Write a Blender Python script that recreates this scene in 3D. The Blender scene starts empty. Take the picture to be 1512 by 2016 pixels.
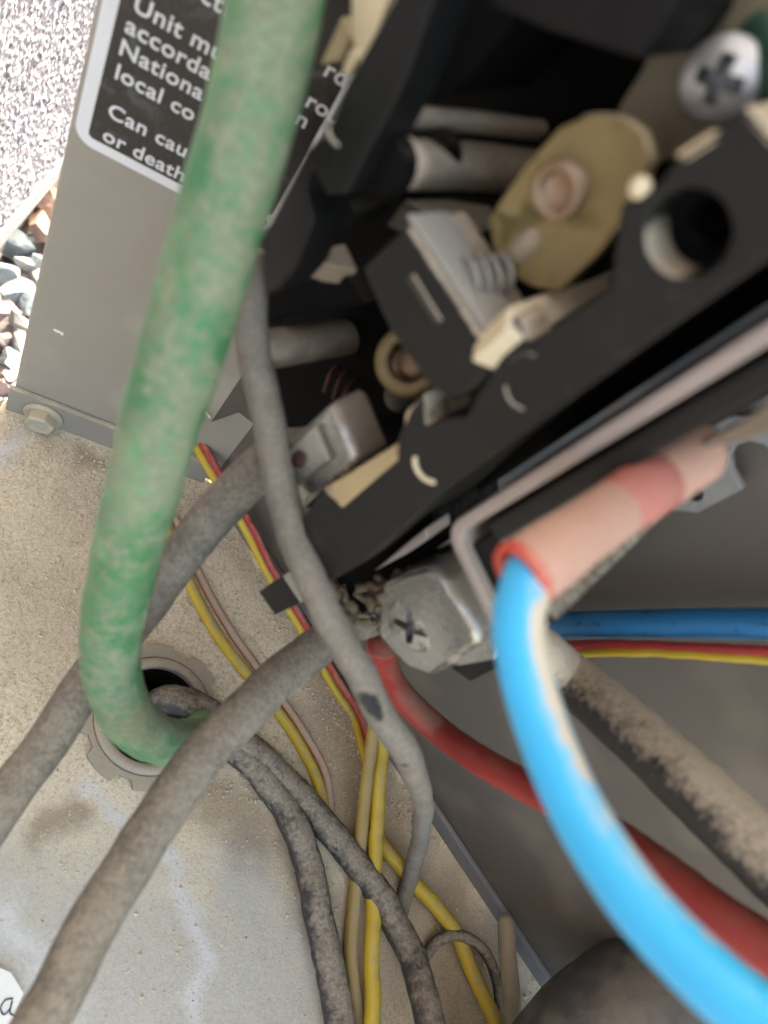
import bpy, bmesh, math, random
from mathutils import Vector, Matrix, noise
random.seed(7)
MM = 0.001
D = bpy.data
COL = bpy.context.scene.collection
sc = bpy.context.scene

# ---------------------------------------------------------------- camera frame
# the place is laid out in millimetres, z up, base pan at z = 0, the labelled panel along x at y = YA
FPX, CX, CY, HCAM = 1494.0, 756.0, 1008.0, 193.0
def V(x, y): return Vector(((x - CX) / FPX, (y - CY) / FPX, 1.0))
DOWN = V(-170, 1707).normalized()
X_ = Vector((3388, 1370, 1494)).normalized(); X_ = (X_ - DOWN * X_.dot(DOWN)).normalized()
Z_ = -DOWN
Y_ = Z_.cross(X_)
CAM = Vector((0, 0, HCAM))
def R(v): return Vector((X_.dot(v), Y_.dot(v), Z_.dot(v)))
cam_d = D.cameras.new('camera'); cam = D.objects.new('camera', cam_d); COL.objects.link(cam)
cam_d.sensor_fit = 'VERTICAL'; cam_d.sensor_height = 36.0; cam_d.sensor_width = 27.0
cam_d.lens = 36.0 * FPX / 2016.0
cam_d.clip_start = 0.003; cam_d.clip_end = 100.0
cx, cy, cz = R(Vector((1, 0, 0))), R(Vector((0, -1, 0))), R(Vector((0, 0, -1)))
cam.matrix_world = Matrix(((cx.x, cy.x, cz.x, 0), (cx.y, cy.y, cz.y, 0), (cx.z, cy.z, cz.z, HCAM * MM), (0, 0, 0, 1)))
cam_d.dof.use_dof = True
cam_d.dof.focus_distance = 0.215
cam_d.dof.aperture_fstop = cam_d.lens / 1.25
cam_d.dof.aperture_blades = 0
sc.camera = cam

# ---------------------------------------------------------------- daylight
SUN = Vector((0.22, 0.75, 0.62)).normalized()
wd = D.worlds.new('World'); sc.world = wd; wd.use_nodes = True
nt = wd.node_tree; nt.nodes.clear()
sky = nt.nodes.new('ShaderNodeTexSky'); sky.sky_type = 'NISHITA'; sky.sun_disc = False
sky.sun_elevation = math.asin(SUN.z); sky.sun_rotation = math.atan2(SUN.x, SUN.y)
sky.air_density = 0.35; sky.dust_density = 5.0; sky.ozone_density = 0.2
bg = nt.nodes.new('ShaderNodeBackground'); bg.inputs['Strength'].default_value = 0.15
ow = nt.nodes.new('ShaderNodeOutputWorld')
nt.links.new(sky.outputs[0], bg.inputs[0]); nt.links.new(bg.outputs[0], ow.inputs[0])
sun_d = D.lights.new('sun', 'SUN'); sun_d.energy = 2.0; sun_d.angle = math.radians(0.53); sun_d.color = (1.0, 0.95, 0.88)
sun = D.objects.new('sun', sun_d); COL.objects.link(sun)
sun.rotation_euler = SUN.to_track_quat('Z', 'Y').to_euler()
sun.location = SUN * 3
vs = sc.view_settings
vs.view_transform = 'Standard'; vs.look = 'None'; vs.gamma = 1.0; vs.use_curve_mapping = False
vs.exposure = 4.15
vs.use_white_balance = True; vs.white_balance_temperature = 8700; vs.white_balance_tint = -8
sc.cycles.use_denoising = True
sc.cycles.max_bounces = 8; sc.cycles.diffuse_bounces = 5

# ---------------------------------------------------------------- placing helpers (mm)
def at(px, py, depth): return CAM + R(V(px, py)) * depth
def on_z(px, py, h=0.0):
    r = R(V(px, py)); return CAM + r * ((h - HCAM) / r.z)
YA = 106.8
def on_A(px, py, off=0.0):
    r = R(V(px, py)); return CAM + r * ((YA - off) / r.y)
CA = on_z(415, 940); _cb = on_z(1080, 1950)
CA.y = YA
HB = (_cb - CA); HB.z = 0; HB.normalize()
NB = Vector((HB.y, -HB.x, 0))
if NB.dot(CAM - CA) < 0: NB = -NB
UP = Vector((0, 0, 1))
def on_B(px, py, w=0.0):
    r = R(V(px, py)); t = (w - NB.dot(CAM - CA)) / NB.dot(r); return CAM + r * t
def B(s, z, w): return CA + HB * s + NB * w + UP * z

# ---------------------------------------------------------------- materials
def new_mat(name):
    m = D.materials.new(name); m.use_nodes = True
    nt = m.node_tree; b = nt.nodes['Principled BSDF']
    return m, nt, b
def N(nt, t, **kw):
    n = nt.nodes.new(t)
    for k, v in kw.items(): setattr(n, k, v)
    return n
def L(nt, a, b): nt.links.new(a, b)
def c4(c): return (c[0], c[1], c[2], 1)
def noise_node(nt, scale, detail=3.0, rough=0.55, coord='Object', dist=0.0):
    tc = N(nt, 'ShaderNodeTexCoord')
    n = N(nt, 'ShaderNodeTexNoise'); n.inputs['Scale'].default_value = scale
    n.inputs['Detail'].default_value = detail; n.inputs['Roughness'].default_value = rough
    n.inputs['Distortion'].default_value = dist
    L(nt, tc.outputs[coord], n.inputs['Vector']); return n
def math_node(nt, op, a, b=None, clamp=False):
    n = N(nt, 'ShaderNodeMath'); n.operation = op; n.use_clamp = clamp
    for i, v in enumerate((a, b)):
        if v is None: continue
        if isinstance(v, (int, float)): n.inputs[i].default_value = v
        else: L(nt, v, n.inputs[i])
    return n.outputs[0]
def mixc(nt, f, a, b):
    n = N(nt, 'ShaderNodeMix', data_type='RGBA')
    if isinstance(f, (int, float)): n.inputs[0].default_value = f
    else: L(nt, f, n.inputs[0])
    for i, v in ((6, a), (7, b)):
        if isinstance(v, tuple): n.inputs[i].default_value = c4(v)
        else: L(nt, v, n.inputs[i])
    return n.outputs[2]
def dusty(name, base, dust=(0.50, 0.42, 0.32), t=0.35, slope=2.2, breakup=0.9, nscale=900, rough=0.5, metal=0.0,
          var=0.25, bump=0.25, bscale=2500, most=1.0, floor_amt=0.0, spec=0.5, blot=None, scuff=None, dvar=0.2, k=0.82):
    """surface with dust settled on what faces up, broken up by noise"""
    base = tuple(x * k for x in base); dust = tuple(x * k for x in dust)
    if blot: blot = (tuple(x * k for x in blot[0]),) + blot[1:]
    m, nt, b = new_mat(name)
    geo = N(nt, 'ShaderNodeNewGeometry'); sep = N(nt, 'ShaderNodeSeparateXYZ'); L(nt, geo.outputs['Normal'], sep.inputs[0])
    n1 = noise_node(nt, nscale, 4.0, 0.62)
    n2 = noise_node(nt, nscale * 0.22, 3.0)
    n3 = noise_node(nt, bscale, 3.0, 0.6)
    a = math_node(nt, 'SUBTRACT', n1.outputs[0], 0.5)
    a = math_node(nt, 'MULTIPLY', a, breakup)
    a2 = math_node(nt, 'MULTIPLY', math_node(nt, 'SUBTRACT', n2.outputs[0], 0.5), breakup * 0.9)
    f = math_node(nt, 'ADD', sep.outputs[2], a)
    f = math_node(nt, 'ADD', f, a2)
    f = math_node(nt, 'SUBTRACT', f, t)
    f = math_node(nt, 'MULTIPLY', f, slope, True)
    f = math_node(nt, 'ADD', math_node(nt, 'MULTIPLY', f, most - floor_amt), floor_amt, True)
    dk = tuple(x * (1 - var) for x in base); lt = tuple(min(1, x * (1 + var)) for x in base)
    bc = mixc(nt, n2.outputs[0], dk, lt)
    if blot:
        n4 = noise_node(nt, blot[1], 2.0, 0.5)
        ff = math_node(nt, 'MULTIPLY', math_node(nt, 'SUBTRACT', n4.outputs[0], blot[2]), 7.0, True)
        bc = mixc(nt, ff, bc, blot[0])
    dd = tuple(x * (1 - dvar * 1.2) for x in dust); dl = tuple(min(1, x * (1 + dvar)) for x in dust)
    dc = mixc(nt, n3.outputs[0], dd, dl)
    col = mixc(nt, f, bc, dc)
    if scuff:
        sa = N(nt, 'ShaderNodeAttribute'); sa.attribute_name = 'scuff'
        x = math_node(nt, 'ADD', sa.outputs['Fac'], math_node(nt, 'MULTIPLY', math_node(nt, 'SUBTRACT', n1.outputs[0], 0.5), 0.8))
        col = mixc(nt, math_node(nt, 'MULTIPLY', math_node(nt, 'SUBTRACT', x, 0.35), 5.0, True), col, scuff)
    L(nt, col, b.inputs['Base Color'])
    r = math_node(nt, 'ADD', math_node(nt, 'MULTIPLY', f, 0.95 - rough), rough)
    L(nt, r, b.inputs['Roughness'])
    if metal:
        L(nt, math_node(nt, 'MULTIPLY', math_node(nt, 'SUBTRACT', 1.0, f), metal), b.inputs['Metallic'])
    b.inputs['Specular IOR Level'].default_value = spec
    bp = N(nt, 'ShaderNodeBump'); bp.inputs['Strength'].default_value = bump; bp.inputs['Distance'].default_value = 0.0004
    hsum = math_node(nt, 'ADD', n3.outputs[0], math_node(nt, 'MULTIPLY', n1.outputs[0], 0.8))
    L(nt, hsum, bp.inputs['Height']); L(nt, bp.outputs[0], b.inputs['Normal'])
    return m
CREAM = (0.62, 0.53, 0.41)
TAN = (0.40, 0.33, 0.25)
M = {}
M['plastic'] = dusty('black_plastic', (0.0075, 0.0082, 0.0092), CREAM, t=0.55, slope=3, breakup=0.5, rough=0.42, var=0.2, bump=0.2, floor_amt=0.015, blot=((0.020, 0.0195, 0.019), 260, 0.6), spec=0.22)
M['plasticclean'] = dusty('black_plastic_upright', (0.0085, 0.0088, 0.0095), CREAM, t=1.5, rough=0.45, spec=0.22, blot=((0.020, 0.0195, 0.019), 260, 0.6))
M['plasticdark'] = dusty('black_plastic_dull', (0.0055, 0.0057, 0.006), CREAM, t=0.8, slope=3, breakup=0.4, rough=0.6, spec=0.2)
M['void'] = dusty('black_plastic_shade', (0.006, 0.006, 0.006), (0.10, 0.08, 0.06), t=0.7, slope=3, rough=0.8, most=0.5, spec=0.06)  # plastic blackened further: the shade of the recesses is put into its colour
M['ledge'] = dusty('dusty_plastic_ledge', (0.05, 0.045, 0.04), (0.46, 0.38, 0.30), t=0.25, slope=3, breakup=0.6, rough=0.6)
M['dustlit'] = dusty('dust_lit_tone', (0.27, 0.205, 0.15), (0.56, 0.455, 0.345), t=0.20, slope=1.2, breakup=0.8, rough=0.8, var=0.2)  # dust, lightened all round to stand in for light from the left
M['cream'] = dusty('thick_cream_dust', (0.62, 0.52, 0.36), (0.72, 0.62, 0.46), t=0.3, slope=2, rough=0.8, var=0.12, k=1.0)
M['tanpaper'] = dusty('dusty_tan_insulator', (0.60, 0.47, 0.27), (0.68, 0.56, 0.36), t=0.3, slope=2, rough=0.8, var=0.2, blot=((0.30, 0.22, 0.13), 400, 0.6))
M['steel'] = dusty('dusty_steel_frame', (0.42, 0.36, 0.34), (0.46, 0.38, 0.32), t=0.2, slope=2, rough=0.45, metal=0.35, var=0.15)
M['zinc'] = dusty('zinc_plate', (0.34, 0.36, 0.38), (0.40, 0.36, 0.30), t=0.6, slope=2, rough=0.45, metal=0.6, var=0.15, bump=0.3, bscale=1200)
M['chrome'] = dusty('lug_metal', (0.42, 0.42, 0.41), (0.30, 0.235, 0.165), t=0.30, slope=1.4, breakup=1.6, rough=0.22, metal=0.95, most=0.9, nscale=350, floor_amt=0.06, bump=0.35, bscale=900, k=1.0)
M['screwmetal'] = dusty('bright_screw_metal', (0.66, 0.66, 0.66), (0.50, 0.38, 0.28), t=0.75, slope=1.2, breakup=0.3, nscale=150, rough=0.38, metal=0.75, most=0.35, var=0.08, k=1.0)
M['recess'] = dusty('recess_shade_metal', (0.16, 0.18, 0.20), (0.14, 0.11, 0.08), t=0.5, slope=1.5, breakup=1.0, rough=0.4, metal=0.8, nscale=500)  # metal darkened to stand in for shade inside the screw recess
M['brass'] = dusty('brass_contact', (0.26, 0.195, 0.088), (0.40, 0.315, 0.20), t=0.50, slope=2, rough=0.45, metal=0.35, var=0.3, blot=((0.12, 0.095, 0.03), 300, 0.57))
M['copper'] = dusty('copper', (0.33, 0.22, 0.15), (0.42, 0.32, 0.23), t=0.5, slope=2, rough=0.4, metal=0.5)
M['strand'] = dusty('tarnished_copper', (0.10, 0.035, 0.022), (0.2, 0.1, 0.06), t=0.6, rough=0.5, metal=0.4)
M['redcore'] = dusty('wire_core', (0.035, 0.010, 0.009), TAN, t=1.2, rough=0.6)
M['spring'] = dusty('dusty_spring', (0.30, 0.287, 0.265), (0.40, 0.375, 0.335), t=0.2, slope=2, rough=0.5, metal=0.3)
M['olive'] = dusty('olive_zinc_plate', (0.20, 0.17, 0.11), (0.34, 0.27, 0.18), t=0.7, rough=0.5, metal=0.2)
M['green'] = dusty('green_insulation', (0.026, 0.215, 0.075), (0.265, 0.280, 0.190), t=-0.05, slope=1.4, breakup=2.6, nscale=560, rough=0.38, var=0.3, bump=0.5, bscale=1100, most=0.86, floor_amt=0.14, dvar=0.45, blot=((0.12, 0.36, 0.16), 120, 0.55))
M['green_clean'] = dusty('green_insulation_clean', (0.02, 0.065, 0.042), (0.16, 0.18, 0.13), t=0.3, rough=0.4, most=0.6)
M['grey'] = dusty('dust_coated_black_insulation', (0.055, 0.050, 0.045), (0.32, 0.275, 0.22), t=-0.15, slope=0.9, breakup=1.7, nscale=650, rough=0.6, var=0.4, bump=0.8, bscale=1300, dvar=0.42, floor_amt=0.2, most=0.95)
M['grey_thin'] = dusty('dust_coated_grey_insulation', (0.11, 0.10, 0.088), (0.32, 0.275, 0.225), t=-0.15, slope=0.9, breakup=1.5, nscale=350, rough=0.6, bump=0.6, bscale=1400, dvar=0.32, floor_amt=0.3, most=0.95, scuff=(0.018, 0.018, 0.02))
M['blackwire'] = dusty('black_insulation_top_dust', (0.030, 0.030, 0.030), (0.76, 0.65, 0.50), t=-0.08, slope=1.5, breakup=0.9, nscale=900, rough=0.6, bump=0.4)
M['floorwire'] = dusty('black_insulation_on_floor', (0.045, 0.043, 0.042), (0.34, 0.285, 0.225), t=0.25, slope=1.3, breakup=1.9, nscale=700, rough=0.6, bump=0.8, bscale=1300, dvar=0.55)
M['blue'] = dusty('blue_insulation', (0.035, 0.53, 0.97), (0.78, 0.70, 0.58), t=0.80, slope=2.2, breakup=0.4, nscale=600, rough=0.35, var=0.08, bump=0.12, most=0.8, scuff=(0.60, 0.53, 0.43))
M['blueback'] = dusty('blue_insulation_darker', (0.022, 0.24, 0.56), (0.40, 0.36, 0.30), t=0.75, slope=2, breakup=0.9, nscale=400, rough=0.45, var=0.25, blot=((0.02, 0.07, 0.16), 420, 0.62))  # deeper blue than the front wire's insulation
M['red'] = dusty('red_insulation', (0.36, 0.034, 0.030), (0.28, 0.15, 0.10), t=0.25, slope=1.2, breakup=1.0, nscale=420, rough=0.5, var=0.15)
M['redthin'] = dusty('red_thin_insulation', (0.50, 0.05, 0.05), (0.45, 0.33, 0.24), t=0.75, slope=2.0, nscale=600, rough=0.5)
M['reddust'] = dusty('red_thin_insulation_dusty', (0.56, 0.24, 0.16), (0.56, 0.42, 0.31), t=0.3, slope=1.5, nscale=600, rough=0.7)
M['yellow'] = dusty('yellow_insulation', (0.68, 0.48, 0.05), (0.50, 0.40, 0.22), t=0.75, slope=1.6, breakup=1.2, nscale=500, rough=0.45, var=0.12)
M['yellowdirty'] = dusty('yellow_insulation_dirty', (0.46, 0.31, 0.08), (0.42, 0.33, 0.2), t=0.4, slope=1.4, breakup=1.3, nscale=500, rough=0.6, var=0.25)
M['crimp'] = dusty('dusty_pink_crimp', (0.55, 0.22, 0.15), (0.66, 0.39, 0.30), t=-0.5, slope=1.3, breakup=0.5, rough=0.5, floor_amt=0.45, most=1.0, var=0.08)
M['crimpred'] = dusty('red_crimp', (0.70, 0.075, 0.045), (0.72, 0.40, 0.32), t=0.3, slope=1.4, breakup=0.5, rough=0.4, var=0.08, most=0.55)
M['crimpband'] = dusty('red_crimp_band', (0.62, 0.10, 0.07), (0.72, 0.36, 0.30), t=-0.2, slope=1.2, breakup=0.5, rough=0.4, var=0.08, most=0.6)
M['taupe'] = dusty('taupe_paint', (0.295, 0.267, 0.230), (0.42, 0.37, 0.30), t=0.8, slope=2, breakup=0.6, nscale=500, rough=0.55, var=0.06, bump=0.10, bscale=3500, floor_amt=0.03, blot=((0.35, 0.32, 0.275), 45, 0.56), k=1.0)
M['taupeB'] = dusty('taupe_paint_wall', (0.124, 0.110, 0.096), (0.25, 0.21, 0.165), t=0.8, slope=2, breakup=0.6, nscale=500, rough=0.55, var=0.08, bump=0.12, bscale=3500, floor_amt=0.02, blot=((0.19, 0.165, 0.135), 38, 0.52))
M['dark_taupe'] = dusty('dark_taupe_bracket', (0.085, 0.075, 0.068), CREAM, t=0.7, slope=2, rough=0.55)
M['flange'] = dusty('galvanised_flange', (0.26, 0.245, 0.23), (0.52, 0.45, 0.34), t=0.6, slope=2.5, breakup=0.9, nscale=350, rough=0.55, metal=0.15, var=0.15, floor_amt=0.1, k=1.0)
M['flangeB'] = dusty('galvanised_flange_clean', (0.23, 0.23, 0.255), (0.30, 0.26, 0.2), t=0.85, slope=2.0, breakup=0.9, nscale=200, rough=0.5, metal=0.15, var=0.12)
M['hex'] = dusty('dusty_hex_screw', (0.40, 0.37, 0.31), (0.52, 0.44, 0.32), t=0.1, slope=1.5, breakup=1.0, nscale=500, rough=0.6, metal=0.2, k=1.0)
M['bushing'] = dusty('grey_plastic_bushing', (0.30, 0.29, 0.275), (0.46, 0.395, 0.305), t=0.0, slope=1.4, breakup=1.6, nscale=300, rough=0.55)
M['dark_rubber'] = dusty('dusty_dark_rubber', (0.06, 0.06, 0.06), (0.24, 0.205, 0.165), t=0.35, slope=1.4, breakup=1.4, nscale=160, rough=0.6, blot=((0.14, 0.12, 0.10), 90, 0.5))
M['rod'] = dusty('tan_dusty_rod', (0.33, 0.27, 0.19), (0.42, 0.35, 0.25), t=0.3, slope=1.5, rough=0.8)
M['white_print'] = dusty('white_print', (0.72, 0.73, 0.76), (0.62, 0.60, 0.55), t=0.8, rough=0.5, var=0.06, nscale=500, floor_amt=0.08, k=1.0)
M['paper'] = dusty('white_paper', (0.80, 0.80, 0.78), (0.7, 0.66, 0.58), t=1.2, rough=0.8, var=0.05, k=1.0)
M['ink'] = dusty('blue_ink', (0.03, 0.04, 0.10), (0.3, 0.3, 0.3), t=1.6, rough=0.6)
M['debris'] = dusty('brown_debris', (0.13, 0.095, 0.06), (0.36, 0.29, 0.2), t=0.3, slope=1.5, breakup=1.6, rough=0.9, bump=0.6)

def label_face():
    m, nt, b = new_mat('label_black')
    n = noise_node(nt, 170, 2.0, 0.5, dist=1.5); n2 = noise_node(nt, 1100, 4.0, 0.6)
    f = math_node(nt, 'MULTIPLY', math_node(nt, 'SUBTRACT', n.outputs[0], 0.55), 5.0, True)
    c = mixc(nt, f, (0.024, 0.023, 0.023), (0.075, 0.078, 0.088))
    f2 = math_node(nt, 'MULTIPLY', math_node(nt, 'SUBTRACT', n2.outputs[0], 0.55), 3.0, True)
    c = mixc(nt, f2, c, (0.085, 0.08, 0.07))
    L(nt, c, b.inputs['Base Color']); b.inputs['Roughness'].default_value = 0.32
    return m
M['label'] = label_face()

def pan_mat():
    """galvanised pan under blown sand; the mesh carries how worn, dirty or darkened for light falloff each place is"""
    m, nt, b = new_mat('sandy_base_pan')
    at_ = N(nt, 'ShaderNodeAttribute'); at_.attribute_name = 'bare'
    ag = N(nt, 'ShaderNodeAttribute'); ag.attribute_name = 'thin'
    ab = N(nt, 'ShaderNodeAttribute'); ab.attribute_name = 'brown'
    g1 = noise_node(nt, 1000, 5.0, 0.75); g2 = noise_node(nt, 1900, 2.0, 0.6); g3 = noise_node(nt, 90, 4.0, 0.6)
    vor = N(nt, 'ShaderNodeTexVoronoi'); vor.inputs['Scale'].default_value = 1700
    tc = N(nt, 'ShaderNodeTexCoord'); L(nt, tc.outputs['Object'], vor.inputs['Vector'])
    ramp = N(nt, 'ShaderNodeValToRGB'); cr = ramp.color_ramp
    cr.elements[0].position = 0.30; cr.elements[0].color = (0.25, 0.185, 0.115, 1)
    cr.elements[1].position = 0.72; cr.elements[1].color = (0.92, 0.83, 0.68, 1)
    e = cr.elements.new(0.47); e.color = (0.66, 0.56, 0.42, 1)
    mixn = math_node(nt, 'ADD', math_node(nt, 'MULTIPLY', g1.outputs[0], 0.65), math_node(nt, 'MULTIPLY', g2.outputs[0], 0.35))
    L(nt, mixn, ramp.inputs[0])
    g6 = noise_node(nt, 22, 3.0, 0.6)
    sand = mixc(nt, math_node(nt, 'MULTIPLY', math_node(nt, 'SUBTRACT', g6.outputs[0], 0.42), 2.2, True), ramp.outputs[0], mixc(nt, 0.55, ramp.outputs[0], (0.36, 0.28, 0.20)))
    grey = mixc(nt, g1.outputs[0], (0.30, 0.28, 0.245), (0.62, 0.60, 0.56))
    bare = mixc(nt, g3.outputs[0], (0.52, 0.525, 0.55), (0.66, 0.665, 0.69))
    def edge(src, k, amp=0.7):
        x = math_node(nt, 'ADD', src, math_node(nt, 'MULTIPLY', math_node(nt, 'SUBTRACT', g1.outputs[0], 0.5), amp))
        x = math_node(nt, 'ADD', x, math_node(nt, 'MULTIPLY', math_node(nt, 'SUBTRACT', g3.outputs[0], 0.5), 0.6))
        return math_node(nt, 'MULTIPLY', math_node(nt, 'SUBTRACT', x, 0.38), k, True)
    c = mixc(nt, edge(ag.outputs['Fac'], 2.2, 0.9), sand, grey)
    c = mixc(nt, math_node(nt, 'MULTIPLY', edge(at_.outputs['Fac'], 1.6, 0.7), 0.75), c, bare)
    c = mixc(nt, math_node(nt, 'MULTIPLY', edge(ab.outputs['Fac'], 2.0, 1.2), 0.55), c, (0.17, 0.115, 0.07))
    n5 = noise_node(nt, 420, 2.0, 0.5)
    sp = math_node(nt, 'MULTIPLY', math_node(nt, 'SUBTRACT', n5.outputs[0], 0.735), 18.0, True)
    c = mixc(nt, sp, c, (0.12, 0.08, 0.05))
    L(nt, c, b.inputs['Base Color']); b.inputs['Roughness'].default_value = 0.9
    b.inputs['Specular IOR Level'].default_value = 0.2
    bp = N(nt, 'ShaderNodeBump'); bp.inputs['Strength'].default_value = 0.36; bp.inputs['Distance'].default_value = 0.0005
    L(nt, math_node(nt, 'ADD', mixn, math_node(nt, 'MULTIPLY', vor.outputs['Distance'], 0.5)), bp.inputs['Height'])
    L(nt, bp.outputs[0], b.inputs['Normal'])
    return m
M['pan'] = pan_mat()

def stucco_mat():
    m, nt, b = new_mat('pale_stucco')
    n = noise_node(nt, 420, 4.0, 0.65); n2 = noise_node(nt, 30, 2.0)
    n4 = noise_node(nt, 330, 2.0, 0.6)
    c = mixc(nt, n.outputs[0], (0.095, 0.093, 0.13), (0.20, 0.195, 0.25))
    c = mixc(nt, math_node(nt, 'MULTIPLY', math_node(nt, 'SUBTRACT', n4.outputs[0], 0.50), 7.0, True), c, (0.045, 0.038, 0.055))
    c = mixc(nt, math_node(nt, 'MULTIPLY', n2.outputs[0], 0.3), c, (0.22, 0.21, 0.28))
    L(nt, c, b.inputs['Base Color']); b.inputs['Roughness'].default_value = 0.95
    bp = N(nt, 'ShaderNodeBump'); bp.inputs['Strength'].default_value = 0.6; bp.inputs['Distance'].default_value = 0.001
    L(nt, n.outputs[0], bp.inputs['Height']); L(nt, bp.outputs[0], b.inputs['Normal'])
    return m
M['stucco'] = stucco_mat()
def stone_mat(name, c1, c2):
    m, nt, b = new_mat(name)
    n = noise_node(nt, 180, 5.0, 0.65, dist=0.6)
    c = mixc(nt, n.outputs[0], c1, c2)
    L(nt, c, b.inputs['Base Color']); b.inputs['Roughness'].default_value = 0.85
    bp = N(nt, 'ShaderNodeBump'); bp.inputs['Strength'].default_value = 0.5; bp.inputs['Distance'].default_value = 0.0015
    L(nt, n.outputs[0], bp.inputs['Height']); L(nt, bp.outputs[0], b.inputs['Normal'])
    return m
STONES = [stone_mat('white_stone', (0.16, 0.155, 0.165), (0.27, 0.26, 0.275)), stone_mat('blue_grey_stone', (0.075, 0.095, 0.125), (0.17, 0.20, 0.245)),
          stone_mat('pink_stone', (0.15, 0.10, 0.11), (0.28, 0.215, 0.225)), stone_mat('salmon_stone', (0.14, 0.070, 0.06), (0.26, 0.165, 0.145)),
          stone_mat('mauve_stone', (0.09, 0.075, 0.09), (0.20, 0.17, 0.195))]
M['soil'] = stone_mat('grey_soil', (0.07, 0.06, 0.06), (0.16, 0.14, 0.14))
M['screed'] = stone_mat('painted_screed', (0.06, 0.066, 0.09), (0.13, 0.14, 0.185))

# ---------------------------------------------------------------- object helpers
WLOC = {}
def link(name, me, mat, parent=None, loc=None, label=None, cat=None, group=None, kind=None, bevel=0, smooth=False):
    """mesh data given in world millimetres -> object whose origin sits at its middle"""
    vs_ = [v.co.copy() for v in me.vertices]
    if loc is None:
        lo = Vector((min(v.x for v in vs_), min(v.y for v in vs_), min(v.z for v in vs_)))
        hi = Vector((max(v.x for v in vs_), max(v.y for v in vs_), max(v.z for v in vs_)))
        loc = (lo + hi) / 2
    for v in me.vertices: v.co = (v.co - loc) * MM
    me.materials.append(mat)
    o = D.objects.new(name, me); COL.objects.link(o)
    place(o, loc, parent)
    if smooth:
        for p in me.polygons: p.use_smooth = True
    if bevel:
        b = o.modifiers.new('bevel', 'BEVEL'); b.width = bevel * MM; b.segments = 3; b.limit_method = 'ANGLE'; b.angle_limit = math.radians(35)
        for p in me.polygons: p.use_smooth = True
        wn = o.modifiers.new('normals', 'WEIGHTED_NORMAL'); wn.keep_sharp = False
    props(o, label, cat, group, kind)
    return o
def place(o, loc, parent):
    WLOC[o.name] = Vector(loc)
    if parent:
        o.parent = parent; o.location = (Vector(loc) - WLOC[parent.name]) * MM
    else: o.location = Vector(loc) * MM
def props(o, label=None, cat=None, group=None, kind=None):
    if label: o['label'] = label
    if cat: o['category'] = cat
    if group: o['group'] = group
    if kind: o['kind'] = kind
def empty(name, loc, label, cat, group=None):
    o = D.objects.new(name, None); COL.objects.link(o); o.empty_display_size = 0.01
    place(o, loc, None); props(o, label, cat, group); return o
def mesh_bm(bm):
    bmesh.ops.recalc_face_normals(bm, faces=bm.faces)
    me = D.meshes.new('m'); bm.to_mesh(me); bm.free(); return me
def fill_loop(bm, verts):
    es = []
    for i, v in enumerate(verts):
        e = bm.edges.get((v, verts[(i + 1) % len(verts)])) or bm.edges.new((v, verts[(i + 1) % len(verts)]))
        es.append(e)
    return es
def prism(front, off, holes=()):
    """solid between a world polygon and its copy shifted by off; holes are world loops cut right through"""
    bm = bmesh.new()
    loops = [list(front)] + [list(h) for h in holes]
    A_ = [[bm.verts.new(p) for p in lp] for lp in loops]
    B_ = [[bm.verts.new(p + off) for p in lp] for lp in loops]
    for S in (A_, B_):
        if len(S) == 1 and len(S[0]) < 5:
            bm.faces.new(S[0])
        else:
            es = []
            for lp in S: es += fill_loop(bm, lp)
            bmesh.ops.triangle_fill(bm, use_beauty=True, edges=es)
    for a, b in zip(A_, B_):
        n = len(a)
        for i in range(n):
            bm.faces.new((a[i], a[(i + 1) % n], b[(i + 1) % n], b[i]))
    bmesh.ops.dissolve_limit(bm, angle_limit=0.01, verts=bm.verts, edges=bm.edges) if not holes else None
    return mesh_bm(bm)
def boxm(o, ex, ey, ez):
    """box from corner o along three world vectors"""
    return prism([o, o + ex, o + ex + ey, o + ey], ez)
def boxB(s0, s1, z0, z1, w0, w1): return boxm(B(s0, z0, w0), HB * (s1 - s0), UP * (z1 - z0), NB * (w1 - w0))
def frame_of(axis):
    axis = axis.normalized(); t = Vector((0, 0, 1)) if abs(axis.z) < 0.9 else Vector((1, 0, 0))
    u = axis.cross(t).normalized(); return u, axis.cross(u).normalized(), axis
def lathe(c, axis, prof, seg=32, flat=None, rot=0.0):
    """prof: (radius, distance along axis); flat=(u scale, v scale)"""
    u, v, a = frame_of(axis); bm = bmesh.new(); rings = []
    fu, fv = flat or (1, 1)
    for r, h in prof:
        if r < 1e-6: rings.append([bm.verts.new(c + a * h)])
        else: rings.append([bm.verts.new(c + a * h + (u * math.cos(rot + 2 * math.pi * k / seg) * fu + v * math.sin(rot + 2 * math.pi * k / seg) * fv) * r) for k in range(seg)])
    for p, q in zip(rings, rings[1:]):
        for k in range(seg):
            k2 = (k + 1) % seg
            if len(p) == 1: bm.faces.new((p[0], q[k], q[k2]))
            elif len(q) == 1: bm.faces.new((p[k], p[k2], q[0]))
            else: bm.faces.new((p[k], p[k2], q[k2], q[k]))
    return mesh_bm(bm)
def circle(c, axis, r, seg=40):
    u, v, a = frame_of(axis)
    return [c + (u * math.cos(2 * math.pi * k / seg) + v * math.sin(2 * math.pi * k / seg)) * r for k in range(seg)]
def P(p):
    """wire point: (px, py, depth) | ('f', px, py, height) | ('b', px, py, w) | Vector"""
    if isinstance(p, Vector): return p
    if p[0] == 'f': return on_z(p[1], p[2], p[3])
    if p[0] == 'b': return on_B(p[1], p[2], p[3])
    return at(*p)
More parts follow.
